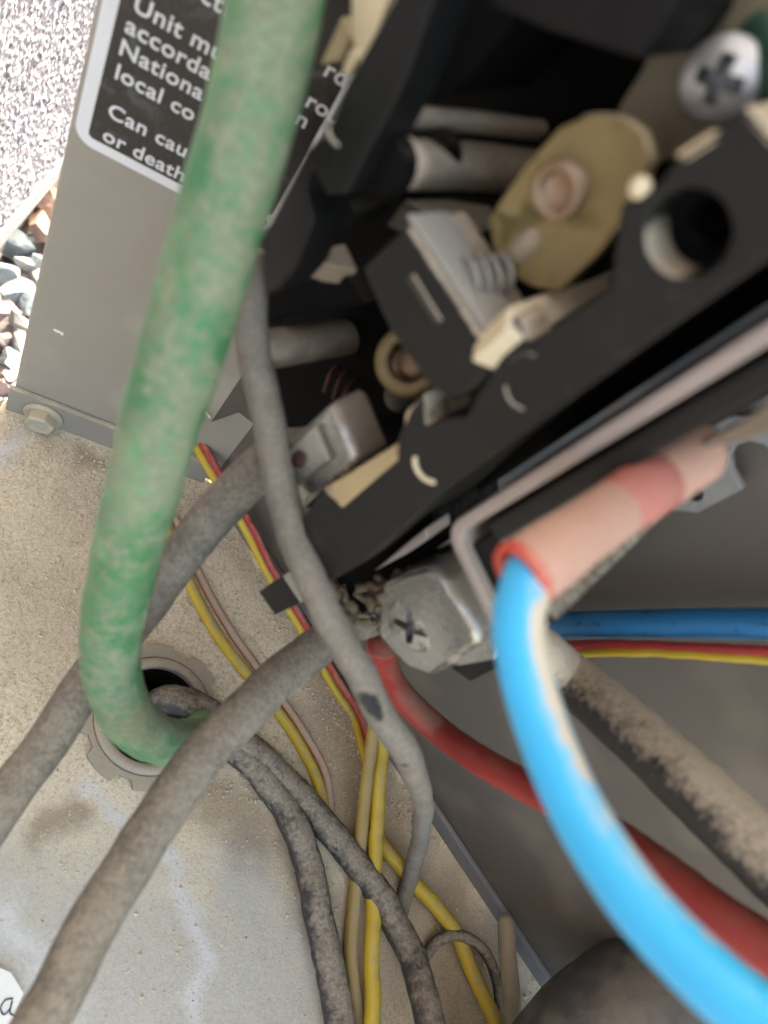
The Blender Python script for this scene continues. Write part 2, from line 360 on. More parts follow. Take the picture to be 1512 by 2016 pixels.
def spline(pts, step):
    pts = [P(p) for p in pts]
    pts = [pts[0] * 2 - pts[1]] + pts + [pts[-1] * 2 - pts[-2]]
    out = []
    for i in range(1, len(pts) - 2):
        p0, p1, p2, p3 = pts[i - 1:i + 3]
        t0 = 0.0; t1 = t0 + max(1e-3, (p1 - p0).length ** 0.5); t2 = t1 + max(1e-3, (p2 - p1).length ** 0.5); t3 = t2 + max(1e-3, (p3 - p2).length ** 0.5)
        n = max(2, int((p2 - p1).length / step))
        for k in range(n):
            t = t1 + (t2 - t1) * k / n
            a1 = p0 * ((t1 - t) / (t1 - t0)) + p1 * ((t - t0) / (t1 - t0)); a2 = p1 * ((t2 - t) / (t2 - t1)) + p2 * ((t - t1) / (t2 - t1)); a3 = p2 * ((t3 - t) / (t3 - t2)) + p3 * ((t - t2) / (t3 - t2))
            b1 = a1 * ((t2 - t) / (t2 - t0)) + a2 * ((t - t0) / (t2 - t0)); b2 = a2 * ((t3 - t) / (t3 - t1)) + a3 * ((t - t1) / (t3 - t1))
            out.append(b1 * ((t2 - t) / (t2 - t1)) + b2 * ((t - t1) / (t2 - t1)))
    out.append(pts[-2]); return out
def run_on(pts, ext):
    """carry a wire straight on at its start / end"""
    p = [P(q) for q in pts]
    if ext[0]: p.insert(0, p[0] + (p[0] - p[1]).normalized() * ext[0])
    if ext[1]: p.append(p[-1] + (p[-1] - p[-2]).normalized() * ext[1])
    return p
def tube(pts, r, seg=20, wob=0.0, rough=0.03, nsc=0.5, step=None, seed=0.0, round_end=False):
    path = spline(pts, step or max(0.5, (r if not callable(r) else 2) * 0.4)); bm = bmesh.new(); rings = []
    if wob: path = [p + noise.noise_vector(p * 0.09 + Vector((seed, 3, 1))) * wob + noise.noise_vector(p * 0.3) * wob * 0.25 for p in path]
    t_prev = (path[1] - path[0]).normalized(); u, v, _ = frame_of(t_prev)
    n = len(path)
    for i, p in enumerate(path):
        t = (path[min(i + 1, n - 1)] - path[max(i - 1, 0)]).normalized()
        q = t_prev.rotation_difference(t); u = q @ u; v = q @ v; t_prev = t
        ring = []
        rr = r(i / (n - 1)) if callable(r) else r
        if round_end:
            d_ = (path[-1] - p).length
            d0 = (path[0] - p).length if round_end == 2 else 1e9
            dd = min(d_, d0)
            if dd < rr: rr = rr * max(0.12, math.sqrt(max(0, 1 - (1 - dd / rr) ** 2)))
        for k in range(seg):
            a = 2 * math.pi * k / seg; dr = u * math.cos(a) + v * math.sin(a)
            pp = p + dr * rr
            j = 1 + rough * (noise.noise(pp * nsc + Vector((seed, 0, 0))) + 0.6 * noise.noise(pp * nsc * 2.7)) if rough else 1
            ring.append(bm.verts.new(p + dr * rr * j))
        rings.append(ring)
    for a, b in zip(rings, rings[1:]):
        for k in range(seg): bm.faces.new((a[k], a[(k + 1) % seg], b[(k + 1) % seg], b[k]))
    bm.faces.new(rings[0][::-1]); bm.faces.new(rings[-1])
    return mesh_bm(bm)
def wire(name, pts, r, mat, label=None, cat='wire', parent=None, group=None, ext=None, **kw):
    if ext: pts = run_on(pts, ext)
    return link(name, tube(pts, r, **kw), mat, parent, label=label, cat=cat if label else None, group=group, smooth=True)
def pxB(pts, w): return [on_B(x, y, w) for x, y in pts]
def pxZ(pts, h): return [on_z(x, y, h) for x, y in pts]

# ================================================================ THE SETTING: gravel and stucco wall outside
GZ = -200.0
def grid_ground():
    bm = bmesh.new(); nx, ny = 90, 110; x0, x1, y0, y1 = -420, 500, -300, 900
    vv = [[bm.verts.new((x0 + (x1 - x0) * i / nx, y0 + (y1 - y0) * j / ny, GZ - 12 + 5 * noise.noise(Vector((i * .5, j * .5, 0))))) for i in range(nx + 1)] for j in range(ny + 1)]
    for j in range(ny):
        for i in range(nx): bm.faces.new((vv[j][i], vv[j][i + 1], vv[j + 1][i + 1], vv[j + 1][i]))
    far = [bm.verts.new((x, y, GZ - 18)) for x, y in ((-6000, -6000), (6000, -6000), (6000, 6000), (-6000, 6000))]
    bm.faces.new(far)
    return mesh_bm(bm)
ground = link('gravel_ground', grid_ground(), M['soil'], kind='structure')
def stone_mesh(seed):
    rnd = random.Random(seed); bm = bmesh.new()
    bmesh.ops.create_icosphere(bm, subdivisions=4, radius=1.0)
    planes = []
    for _ in range(13):
        n = Vector((rnd.gauss(0, 1), rnd.gauss(0, 1), rnd.gauss(0, 1))).normalized(); planes.append((n, rnd.uniform(0.42, 0.72)))
    for v in bm.verts:
        for n, d_ in planes:
            k = v.co.dot(n) - d_
            if k > 0: v.co -= n * k
        v.co += v.co.normalized() * 0.035 * noise.noise(v.co * 4 + Vector((seed * 7, 0, 0)))
        v.co.x *= 1.35; v.co.y *= 1.1; v.co.z *= 0.9
    me = D.meshes.new('stone'); bm.to_mesh(me); bm.free()
    return me
S_MESH = []
for k in range(10):
    row = []
    for mt in STONES:
        me = stone_mesh(k) if not row else row[0].copy()
        if row: me.materials.clear()
        me.materials.append(mt); row.append(me)
    S_MESH.append(row)
# stucco wall line in plan
W0 = on_z(0, 450, -150); W1 = on_z(130, 300, -150)
WD = (W1 - W0); WD.z = 0; WD.normalize(); WN = Vector((WD.y, -WD.x, 0))
if WN.dot(CAM - W0) < 0: WN = -WN
def stone(p, r, mi, k):
    o = D.objects.new('stone', S_MESH[k][mi]); COL.objects.link(o)
    o.parent = ground; o.location = (p - WLOC['gravel_ground']) * MM
    o.rotation_euler = (random.uniform(-.5, .5), random.uniform(-.5, .5), random.uniform(0, 6.28))
    o.scale = (r * MM,) * 3
# the larger stones, one by one where they lie
for (x, y, d_, mi, dz) in [(95, 395, 62, 3, 6), (84, 450, 56, 3, 4), (103, 345, 40, 3, 0), (25, 480, 52, 1, 0), (52, 520, 30, 0, 3), (45, 575, 60, 1, 5), (12, 545, 52, 1, 0), (60, 470, 18, 0, 2),
                           (78, 545, 36, 0, 0), (62, 588, 30, 2, 6), (10, 615, 56, 2, 2), (52, 600, 44, 1, 4), (35, 630, 32, 0, 9), (20, 655, 48, 4, 0), (40, 680, 46, 0, 5), (8, 668, 30, 4, 4), (22, 705, 46, 1, 6),
                           (15, 735, 44, 2, 4), (42, 725, 30, 0, 4), (4, 760, 40, 2, 2), (28, 765, 36, 0, 0), (12, 800, 40, 0, 2), (70, 640, 40, 2, 0), (90, 560, 46, 0, -2), (-20, 600, 60, 0, 0), (-25, 680, 60, 2, 0), (-25, 750, 60, 1, 0), (-30, 520, 60, 4, 0)]:
    p = on_z(x, y, GZ + dz); depth = (p - CAM).dot(R(Vector((0, 0, 1))))
    stone(p, d_ * depth / FPX * 0.64, mi, random.randrange(10))
n_st = 0
for j in range(26):
    for i in range(16):
        x = -75 - 0 + (i - 9) * 13 + random.uniform(-5, 5); y = 60 + j * 14 + random.uniform(-5, 5)
        if x > -26 and y < 130: continue
        q = Vector((x, y, 0)) - W0
        if WN.x * q.x + WN.y * q.y < 6: continue
        if x > 40: continue
        stone(Vector((x, y, GZ - 7 + random.uniform(-3, 4))), random.uniform(7, 12), random.choice((0, 0, 0, 1, 2, 2, 3, 4)), random.randrange(10)); n_st += 1

def stucco():
    bm = bmesh.new()
    L0, L1, Z0, Z1, st = -40.0, 330.0, -150.0, 130.0, 0.9
    nx, nz = int((L1 - L0) / st), int((Z1 - Z0) / st); vv = []
    for j in range(nz + 1):
        row = []
        for i in range(nx + 1):
            l, z = L0 + st * i, Z0 + st * j
            q = Vector((l * .42, z * .42, 3.1)); h = noise.noise(q) * 1.0 + 0.6 * noise.noise(q * 2.3) + 0.7 * max(0, noise.noise(q * 0.5))
            row.append(bm.verts.new(Vector((W0.x, W0.y, 0)) + WD * l + UP * z + WN * (h * 1.15)))
        vv.append(row)
    for j in range(nz):
        for i in range(nx): bm.faces.new((vv[j][i], vv[j][i + 1], vv[j + 1][i + 1], vv[j + 1][i]))
    o = Vector((W0.x, W0.y, 0)) - WN * 3
    for (a, b, c, d_) in ((-2500, 4000, -150, 2600),):
        bm.faces.new([bm.verts.new(o + WD * a + UP * c), bm.verts.new(o + WD * b + UP * c), bm.verts.new(o + WD * b + UP * d_), bm.verts.new(o + WD * a + UP * d_)])
    return mesh_bm(bm)
wall = link('stucco_wall', stucco(), M['stucco'], label='sunlit pale rough stucco house wall above the gravel', cat='wall')
o_ = Vector((W0.x, W0.y, -161)) + WD * -600
link('bottom_edge_strip', boxm(o_, WD * 2000, UP * 11.5, WN * 2.5), M['screed'], wall, bevel=0.8)
o_ = Vector((W0.x, W0.y, -240)) + WD * -600 - WN * 14
link('footing', boxm(o_, WD * 2000, UP * 80, WN * 6), M['soil'], wall)

# ================================================================ cabinet of the outdoor unit
HOLE = on_z(300, 1410, 0)
cab = empty('condenser_cabinet', (60, 0, 0), 'open electrical corner of an outdoor unit with dusty pan and taupe walls', 'cabinet')
def dist_poly(p, poly):
    best = 1e9
    for a, b in zip(poly, poly[1:]):
        ab = b - a; t = max(0, min(1, (p - a).dot(ab) / max(1e-6, ab.dot(ab)))); best = min(best, (p - a - ab * t).length)
    return best
def base_pan():
    st = 1.0; x0, x1, y0, y1 = -21.5, 250.0, -150.0, 108.0
    nx, ny = int((x1 - x0) / st), int((y1 - y0) / st)
    bm = bmesh.new(); vv = {}
    streaks = [([on_z(*p) for p in ((165, 1545), (205, 1580), (250, 1630))], 2.6), ([on_z(*p) for p in ((305, 1655), (350, 1715), (385, 1800), (392, 1900), (380, 2060))], 3.0),
               ([on_z(*p) for p in ((0, 1800), (60, 1880), (120, 2000))], 4.5), ([on_z(*p) for p in ((0, 905), (40, 850))], 2.5)]
    browns = [([on_z(*p) for p in ((650, 1400), (760, 1650), (900, 1850), (1000, 2000))], 13), ([on_z(*p) for p in ((400, 1560), (480, 1600), (520, 1650))], 9), ([on_z(*p) for p in ((860, 1900), (900, 2000))], 12), ([on_z(*p) for p in ((160, 905), (200, 920))], 3.0), ([on_z(*p) for p in ((560, 1650), (640, 1800))], 7), ([on_z(*p) for p in ((70, 1640), (150, 1600))], 4)]  # brown dirt; on the right it also stands in for light falling off
    thins = [([on_z(*p) for p in ((0, 1900), (250, 1950), (500, 1960))], 30), ([on_z(*p) for p in ((480, 1750), (520, 1900), (560, 2100))], 12)]
    vals = []
    for j in range(ny + 1):
        for i in range(nx + 1):
            x, y = x0 + i * st, y0 + j * st
            p = Vector((x, y, 0))
            if (p - HOLE).length < 13.2: continue
            w = NB.dot(p - CA)
            if w < -2.0: continue
            z = 0.35 * noise.noise(p * 0.05) + 0.18 * noise.noise(p * 0.3) + 0.08 * noise.noise(p * 1.1)
            vv[(i, j)] = bm.verts.new((x, y, z))
            pw = p + noise.noise_vector(p * 0.12) * 2.6 + noise.noise_vector(p * 0.5) * 1.0
            pw.z = 0
            g = lambda S: max([max(0.0, 1 - dist_poly(pw, q) / (2 * r)) for q, r in S])
            vals.append((g(streaks), g(browns), g(thins)))
    for j in range(ny):
        for i in range(nx):
            k = [(i, j), (i + 1, j), (i + 1, j + 1), (i, j + 1)]
            if all(q in vv for q in k): bm.faces.new([vv[q] for q in k])
    bm.verts.index_update()
    me = D.meshes.new('pan'); bm.to_mesh(me); bm.free()
    for n_, ix in (('bare', 0), ('brown', 1), ('thin', 2)):
        a = me.attributes.new(n_, 'FLOAT', 'POINT')
        a.data.foreach_set('value', [v[ix] for v in vals])
    return me
pan = link('base_pan', base_pan(), M['pan'], cab, smooth=True)
link('pan_skirt', boxm(Vector((-21.5, -150, -188)), Vector((0, 257, 0)), Vector((1.2, 0, 0)), UP * 186.5), M['taupe'], pan)
# labelled panel, wall panel
pa = link('labelled_panel', boxm(Vector((-19.6, YA, 0.4)), Vector((CA.x + 20.1, 0, 0)), UP * 290, Vector((0, 1.3, 0))), M['taupe'], cab, bevel=0.6)
link('edge_return', boxm(Vector((-19.6, YA + 1.35, 0.4)), Vector((1.2, 0, 0)), UP * 290, Vector((0, 7, 0))), M['taupe'], pa)
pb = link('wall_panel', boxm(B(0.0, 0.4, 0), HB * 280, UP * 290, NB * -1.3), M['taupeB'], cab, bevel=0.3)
link('turned_up_flange', boxm(Vector((-20.4, YA - 1.5, 0.1)), Vector((CA.x + 18.5, 0, 0)), UP * 10.6, Vector((0, 1.45, 0))), M['flange'], pa, bevel=0.25)
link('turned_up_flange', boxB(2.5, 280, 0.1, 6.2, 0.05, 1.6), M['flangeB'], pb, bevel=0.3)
# hex screw with its washer
hs = on_A(86, 817, 1.5)
hx = link('hex_screw', lathe(hs, Vector((0, -1, 0)), [(0, 0.9), (3.95, 0.9), (3.95, 3.4), (3.5, 3.9), (2.6, 3.95), (2.2, 3.6), (0, 3.5)], seg=6, rot=0.3), M['hex'], cab, bevel=0.25)
link('washer', lathe(hs, Vector((0, -1, 0)), [(0, 0), (5.0, 0.0), (5.0, 0.6), (4.2, 1.0), (0, 1.0)], seg=36), M['hex'], hx, smooth=True)
link('paint_chip', lathe(on_A(113, 652, 0.05), Vector((0, -1, 0)), [(0, 0.25), (0.35, 0.2), (0.75, 0)], seg=7, flat=(1.3, .7)), M['paper'], pa)
link('paint_chip', lathe(on_A(122, 657, 0.05), Vector((0, -1, 0)), [(0, 0.2), (0.3, 0.15), (0.6, 0)], seg=6, flat=(.6, 1.2)), M['paper'], pa)
br = link('dark_bracket', prism(pxB([(380, 700), (440, 540), (540, 540), (640, 880), (560, 880), (470, 812), (368, 848)], 6), NB * -2), M['dark_taupe'], cab)
link('bracket_lit_edge', tube([('b', 376, 772, 7.5), ('b', 396, 798, 7.5), ('b', 414, 822, 7.5)], 0.42, seg=10), M['cream'], br, smooth=True)  # cream tube in place of light catching the bracket's edge

# warning label
def rrect(x0, x1, z0, z1, r, y, seg=8):
    out = []
    for (cx_, cz_, a0) in ((x1 - r, z1 - r, 0), (x0 + r, z1 - r, 90), (x0 + r, z0 + r, 180), (x1 - r, z0 + r, 270)):
        for k in range(seg + 1):
            a = math.radians(a0 + 90 * k / seg); out.append(Vector((cx_ + r * math.cos(a), y, cz_ + r * math.sin(a))))
    return out
LX0, LX1, LZ0, LZ1 = on_A(202, 0).x, on_A(604, 318).x, on_A(338, 372).z, 158.0
lab = link('warning_label', prism(rrect(LX0, LX1, LZ0, LZ1, 3.4, YA - 0.05), Vector((0, -0.12, 0))), M['white_print'], pa)
link('label_face', prism(rrect(LX0 + 2.15, LX1 - 0.75, LZ0 + 2.0, LZ1 - 2.0, 0.9, YA - 0.18), Vector((0, -0.05, 0))), M['label'], pa)
def lettering(txt, px, py, size=3.75):
    cu = D.curves.new('t', 'FONT'); cu.body = txt; cu.size = 1.0; cu.offset = 0.014; cu.space_character = 1.06; cu.extrude = 0.01
    ob = D.objects.new('tmp', cu); COL.objects.link(ob)
    bpy.context.view_layer.update()
    me = D.meshes.new_from_object(ob.evaluated_get(bpy.context.evaluated_depsgraph_get()))
    D.objects.remove(ob); D.curves.remove(cu)
    o = on_A(px, py, 0.27)
    for v in me.vertices:
        x, z, d_ = v.co.x * size, v.co.y * size, v.co.z
        v.co = Vector((o.x + x, o.y - d_ * 4, o.z + z))
    me.materials.clear()
    return link('lettering', me, M['white_print'], pa)
for (t, x, y) in (('ctric', 392, 0), ('rd', 634, 146), ('Unit must', 260, 19), ('rou', 598, 207), ('accorda', 244, 61), ('in', 568, 235), ('Nationa', 231, 104), ('local co', 223, 152), ('Can cau', 210, 227), ('or deatl', 200, 274), ('ro', 505, 424)):
    lettering(t.replace('deatl', 'death'), x, y)

# conduit bushing in the pan
cb = empty('conduit_bushing', HOLE, 'dusty grey plastic bushing ring around the hole in the pan', 'bushing')
link('collar', lathe(HOLE, UP, [(0, -36), (11.4, -36), (11.4, 2.6), (11.7, 3.2), (13.4, 3.2), (14.0, 2.4), (14.1, 0.2), (12.4, 0.1), (12.4, -36.5), (0, -36.5)], seg=64), M['bushing'], cb, smooth=True)
link('throat_shade', lathe(HOLE, UP, [(0, -35.5), (11.0, -35), (11.0, 1.0), (11.35, 1.1)], seg=64), M['void'], cb, smooth=True)  # black lining stands in for the shade inside the collar
def locknut():
    pts_o = []
    for k in range(96):
        a = 2 * math.pi * k / 96; t = (k % 12)
        r = 17.4 if t < 8 else 15.4
        pts_o.append(HOLE + Vector((math.cos(a), math.sin(a), 0)) * r + UP * 0.15)
    return prism(pts_o, UP * 1.9, [circle(HOLE + UP * 0.15, UP, 14.15, 48)])
link('locknut', locknut(), M['bushing'], cb, bevel=0.15)

# ================================================================ contactor on the wall panel
ct = empty('contactor', B(30, 96, 0), 'black two pole contactor with dusty ledges mounted on the taupe wall', 'contactor')
mp = link('mounting_plate', boxB(11, 57, 92, 215, 0.1, 1.6), M['zinc'], ct, bevel=0.2)
link('slotted_foot', prism(pxB([(1180, 1000), (1335, 1006), (1372, 1010), (1462, 963), (1441, 925), (1437, 898), (1449, 877), (1474, 868), (1505, 876), (1560, 930), (1600, 880), (1560, 815), (1420, 820), (1200, 930)], 3.2), NB * -1.4, [circle(on_B(1368, 972, 3.2), NB, 1.2, 20)]), M['zinc'], mp, bevel=0.12)
link('housing', boxB(2, 45, 97, 215, 1.7, 23.5), M['void'], ct, bevel=0.8)
link('recess_shade_backing', prism(pxB([(492, 470), (620, 420), (790, 380), (820, 800), (650, 850), (560, 840), (505, 760)], 27), NB * -24), M['void'], ct)  # black sheet added behind the recess to stand in for deep shade
# right front rail with its counterbored hole
R1 = [(593, 1022), (638, 966), (672, 1000), (781, 905), (783, 867), (808, 806), (834, 776), (837, 838), (880, 823), (918, 822), (932, 790), (982, 709), (992, 652), (1007, 624), (1026, 634), (1032, 664), (1044, 672),
      (1202, 566), (1210, 500), (1226, 402), (1290, 372), (1335, 312), (1402, 268), (1470, 212), (1520, 275), (1620, 190), (1720, 330), (1512, 510), (1300, 660), (1050, 840), (850, 985), (720, 1105), (640, 1150), (620, 1141)]
hc = on_B(1352, 462, 50)
link('front_rail', prism(pxB(R1, 50), NB * -4.0, [circle(hc, NB, 2.95, 40)]), M['plastic'], ct, bevel=0.35)
link('rail_core', prism(pxB(R1, 45.9), NB * -24, [circle(hc - NB * 4.1, NB, 1.85, 32)]), M['plastic'], ct)
link('hole_tube', lathe(hc, NB, [(0, -21), (1.84, -20.8), (1.84, -4.05), (2.94, -4.0)], seg=40), M['void'], ct, smooth=True)
def arc_mark(cx_, cy_, r, a0, a1, w=50.15, th=0.22, mt='ledge'):
    pts = [on_B(cx_ + r * math.cos(math.radians(a0 + (a1 - a0) * k / 8)), cy_ + r * math.sin(math.radians(a0 + (a1 - a0) * k / 8)), w) for k in range(9)]
    link('mould_mark', tube(pts, th, seg=8, round_end=2), M[mt], ct, smooth=True)
arc_mark(862, 905, 45, 190, 95, mt='cream', th=0.3); arc_mark(1040, 762, 45, 185, 100, th=0.22); arc_mark(1035, 735, 38, 300, 215, th=0.15)
arc_mark(690, 250, 45, 200, 120, mt='ledge', th=0.3); arc_mark(540, 465, 40, 190, 120, th=0.2)
# left rail
R2 = [(826, -90), (774, 0), (686, 157), (644, 259), (603, 296), (529, 444), (512, 463), (519, 582), (545, 572), (580, 532), (617, 430), (598, 372), (616, 330), (640, 384), (681, 384), (709, 324), (751, 250), (806, 134), (852, 0), (900, -90)]
link('side_rail', prism(pxB(R2, 50), NB * -5), M['plasticclean'], ct, bevel=0.35)
link('side_wall', prism(pxB([(600, 372), (640, 384), (681, 384), (700, 420), (680, 450), (617, 432)], 47), NB * -6), M['void'], ct, bevel=0.3)
link('dusty_step', prism([on_B(690, -30, 46), on_B(768, -30, 49), on_B(742, 60, 49), on_B(704, 128, 49), on_B(690, 70, 46)], NB * -5), M['cream'], ct, bevel=0.3)
link('dusty_step', prism([on_B(672, 30, 44), on_B(690, 70, 44), on_B(668, 118, 44), on_B(628, 128, 44)], NB * -4), M['tanpaper'], ct, bevel=0.3)
link('dusty_step', prism([on_B(690, 95, 48), on_B(706, 100, 49), on_B(684, 145, 49), on_B(668, 150, 48)], NB * -4), M['cream'], ct, bevel=0.3)
# moving contact carrier, its groove, end and spring
cr_ = link('contact_carrier', prism([B(20.3, 142.6, 50), B(21.2, 150, 50), B(36, 149.6, 50), B(36.6, 146, 50), B(36.0, 142.4, 50), B(33.6, 141.2, 50), B(27, 140.8, 50)], NB * -9), M['plastic'], ct, bevel=0.7)
link('groove_lip', prism([on_B(x, y, 50.3) for x, y in ((800, 548), (812, 540), (868, 632), (858, 640))], NB * -0.6), M['ledge'], cr_, bevel=0.1)
link('carrier_top', prism([B(20.6, 150.15, 49.6), B(35.0, 149.95, 49.6), B(34.6, 150.0, 44.6), B(21.4, 150.15, 44.6)], UP * 0.6), M['spring'], cr_, bevel=0.2)
h0, h9 = on_B(905, 550, 47.8), on_B(1000, 538, 43.5)
hu, hv, ha = frame_of(h9 - h0)
hel = [h0 + ha * ((h9 - h0).length * k / 110) + (hu * math.cos(k * .25) + hv * math.sin(k * .25)) * 1.75 for k in range(111)]
link('return_spring', tube(hel, 0.26, seg=8, rough=0, step=0.5), M['spring'], ct, smooth=True)
# brass contact plate with rivet
bp_ = link('contact_plate', prism(pxB([(960, 430), (1030, 330), (1100, 252), (1150, 230), (1195, 226), (1235, 240), (1262, 262), (1275, 300), (1276, 330), (1240, 425), (1170, 510), (1100, 575), (1055, 568), (1010, 545), (970, 490)], 44), NB * -1.6), M['brass'], ct, bevel=0.25)
link('plate_edge_glint', tube([('b', 1150, 231, 43.6), ('b', 1195, 228, 43.6), ('b', 1238, 243, 43.6), ('b', 1264, 266, 43.6), ('b', 1276, 300, 43.6), ('b', 1275, 335, 43.6)], 0.2, seg=10), M['dustlit'], bp_, smooth=True)  # pale tube painted as the highlight along the plate's edge
rv = on_B(1112, 372, 44)
link('rivet', lathe(rv, NB, [(0, 0.35), (1.15, 0.4), (1.5, 0.75), (1.65, 1.5), (1.85, 1.75), (2.15, 1.6), (2.25, 1.1), (2.25, 0.0)], seg=40), M['copper'], bp_, smooth=True)
link('rivet', lathe(on_B(1032, 483, 44), NB, [(0, 1.1), (0.8, 0.9), (1.3, 0.4), (1.5, 0)], seg=24, flat=(0.8, 1.25)), M['dustlit'], bp_, smooth=True)
# dusty ledges (their tops are level)
def ledge(pts, ref, w, drop, mt, name='ledge'):
    h = on_B(ref[0], ref[1], w).z
    return link(name, prism(pxZ(pts, h), UP * -drop), M[mt], ct, bevel=0.25)
ledge([(996, 650), (1002, 602), (1070, 578), (1192, 542), (1206, 563), (1042, 670)], (1042, 668), 49.5, 5, 'cream')
ledge([(833, 836), (836, 776), (860, 770), (898, 788), (926, 774), (931, 790), (914, 821), (880, 822)], (833, 836), 49.6, 4, 'cream')
link('insulator_strip', prism([on_B(636, 963, 48.5), on_B(672, 1000, 50.2), on_B(782, 905, 50.2), on_B(779, 875, 48.5)], NB * -3), M['tanpaper'], ct, bevel=0.2)
link('dusty_step', prism([on_B(1328, 305, 48.8), on_B(1345, 320, 50.2), on_B(1413, 275, 50.2), on_B(1396, 260, 48.8)], NB * -2), M['cream'], ct, bevel=0.2)
link('dusty_step', prism([on_B(1470, 208, 48.8), on_B(1462, 228, 50.2), on_B(1530, 300, 50.2), on_B(1540, 270, 48.8)], NB * -2), M['cream'], ct, bevel=0.2)
link('dust_clump', lathe(on_B(1267, 368, 49), NB, [(0, 1.3), (0.6, 1.1), (0.85, 0.5), (0.7, 0)], seg=12), M['cream'], ct, smooth=True)
link('contact_rod', tube([('b', 768, 232, 46), ('b', 900, 236, 36), ('b', 1075, 256, 24)], 1.05, seg=20, rough=0.02, round_end=2), M['dustlit'], ct, smooth=True)
link('contact_post', tube([('b', 790, 322, 46), ('b', 900, 326, 36), ('b', 1060, 340, 24)], 2.35, seg=32, rough=0.02), M['dustlit'], ct, smooth=True)
ledge([(798, 392), (880, 392), (968, 404), (968, 452), (908, 455), (885, 440)], (800, 395), 42, 4, 'ledge')
link('contact_post', tube([('b', 500, 692, 46), ('b', 590, 678, 37), ('b', 700, 660, 25)], 2.6, seg=32, rough=0.02), M['dustlit'], ct, smooth=True)
ledge([(590, 498), (680, 478), (706, 532), (655, 524)], (600, 498), 44.5, 3, 'dustlit')
link('rib', lathe(on_B(752, 328, 47.5), NB, [(0, 0), (2.5, 0), (2.8, -0.5), (2.8, -3.2), (2.4, -3.4), (2.4, -9)], seg=32, flat=(1, 1)), M['void'], ct, smooth=True)
link('rib', prism(pxB([(560, 560), (680, 540), (720, 600), (600, 610), (520, 640)], 40), NB * -14), M['void'], ct, bevel=0.4)
link('cross_wall', prism(pxB([(700, 515), (800, 410), (880, 540), (770, 650)], 40.5), NB * -20), M['void'], ct)
# upper terminal block, olive strap and cross-head screw
link('upper_block', prism(pxB([(930, -90), (1345, -90), (1328, 20), (1258, 118), (1080, 62), (960, 10)], 46), NB * -16), M['plasticdark'], ct, bevel=0.4)
link('upper_block', prism(pxB([(830, 60), (900, -90), (1060, -90), (1000, 60), (880, 190), (790, 195)], 40), NB * -14), M['void'], ct, bevel=0.4)
link('terminal_strap', prism(pxB([(1215, 215), (1262, 140), (1330, -20), (1400, -90), (1640, -90), (1640, 190), (1480, 212), (1400, 270), (1330, 312), (1270, 330)], 36), NB * -1.5), M['olive'], ct, bevel=0.2)
def cross_screw(c, axis, r, parent, mt, name, dome=1.0, arm=0.55, wid=0.16, rot=0.4):
    u, v, a = frame_of(axis)
    u, v = u * math.cos(rot) + v * math.sin(rot), v * math.cos(rot) - u * math.sin(rot)
    A_, w_ = arm * r, wid * r
    cross = [(w_, A_), (w_, w_), (A_, w_), (A_, -w_), (w_, -w_), (w_, -A_), (-w_, -A_), (-w_, -w_), (-A_, -w_), (-A_, w_), (-w_, w_), (-w_, A_)]
    bm = bmesh.new()
    hgt = lambda q: dome * r * (1 - (q / r) ** 2 * 0.75)
    def vert(x, y, h): return bm.verts.new(c + u * x + v * y + a * h)
    top = [vert(x, y, hgt(math.hypot(x, y))) for x, y in cross]
    bot = [vert(x * .7, y * .7, hgt(0) - r * 0.55) for x, y in cross]
    rings = []
    for q in (0.66, 0.85, 0.96, 1.0):
        rings.append([vert(math.cos(2 * math.pi * k / 36) * r * q, math.sin(2 * math.pi * k / 36) * r * q, hgt(r * q) if q < 1 else hgt(r) * 0.6) for k in range(36)])
    rings.append([vert(math.cos(2 * math.pi * k / 36) * r, math.sin(2 * math.pi * k / 36) * r, -0.02 * r) for k in range(36)])
    bmesh.ops.triangle_fill(bm, use_beauty=True, edges=fill_loop(bm, rings[0]) + fill_loop(bm, top))
    for p, q in zip(rings, rings[1:]):
        for k in range(36): bm.faces.new((p[k], p[(k + 1) % 36], q[(k + 1) % 36], q[k]))
    rec = [bm.faces.new((top[k], top[(k + 1) % 12], bot[(k + 1) % 12], bot[k])) for k in range(12)]
    rec += [g for g in bmesh.ops.triangle_fill(bm, use_beauty=True, edges=fill_loop(bm, bot))['geom'] if isinstance(g, bmesh.types.BMFace)]
    for g in rec: g.material_index = 1
    o = link(name, mesh_bm(bm), mt, parent)
    o.data.materials.append(M['recess'])
    for p in o.data.polygons: p.use_smooth = True
    o.data.set_sharp_from_angle(angle=math.radians(32))
    return o
sc_c = on_B(1405, 160, 38.5)
cross_screw(sc_c - NB * 1.6, (NB * 0.55 + (CAM - sc_c).normalized() * 0.6), 3.1, ct, M['screwmetal'], 'terminal_screw', dome=0.5, arm=0.58, wid=0.19, rot=0.5)
# brass ring contact and screw deeper in
link('ring_contact', lathe(on_B(808, 712, 36), NB * 0.8 + UP * 0.6, [(2.6, 0), (2.6, 1.0), (3.0, 1.4), (4.2, 1.2), (4.4, 0.6), (4.4, -0.8)], seg=36), M['brass'], ct, smooth=True)
link('ring_screw', lathe(on_B(806, 712, 36), NB * 0.8 + UP * 0.6, [(0, -0.6), (1.4, -0.7), (2.6, -1.4), (2.6, -3)], seg=24), M['copper'], ct, smooth=True)
link('clamp_screw', lathe(on_B(778, 785, 30), NB, [(0, 0.6), (1.8, 0.4), (2.3, -0.4), (2.3, -6)], seg=24), M['dark_rubber'], ct, smooth=True)
for k, (x, y) in enumerate(((650, 738), (668, 750), (684, 764), (698, 778))):
    link('copper_strand', tube([('b', x - 12, y + 36, 32), ('b', x, y, 30), ('b', x + 18, y - 20, 26)], 0.3, seg=8), M['strand'], ct, smooth=True)
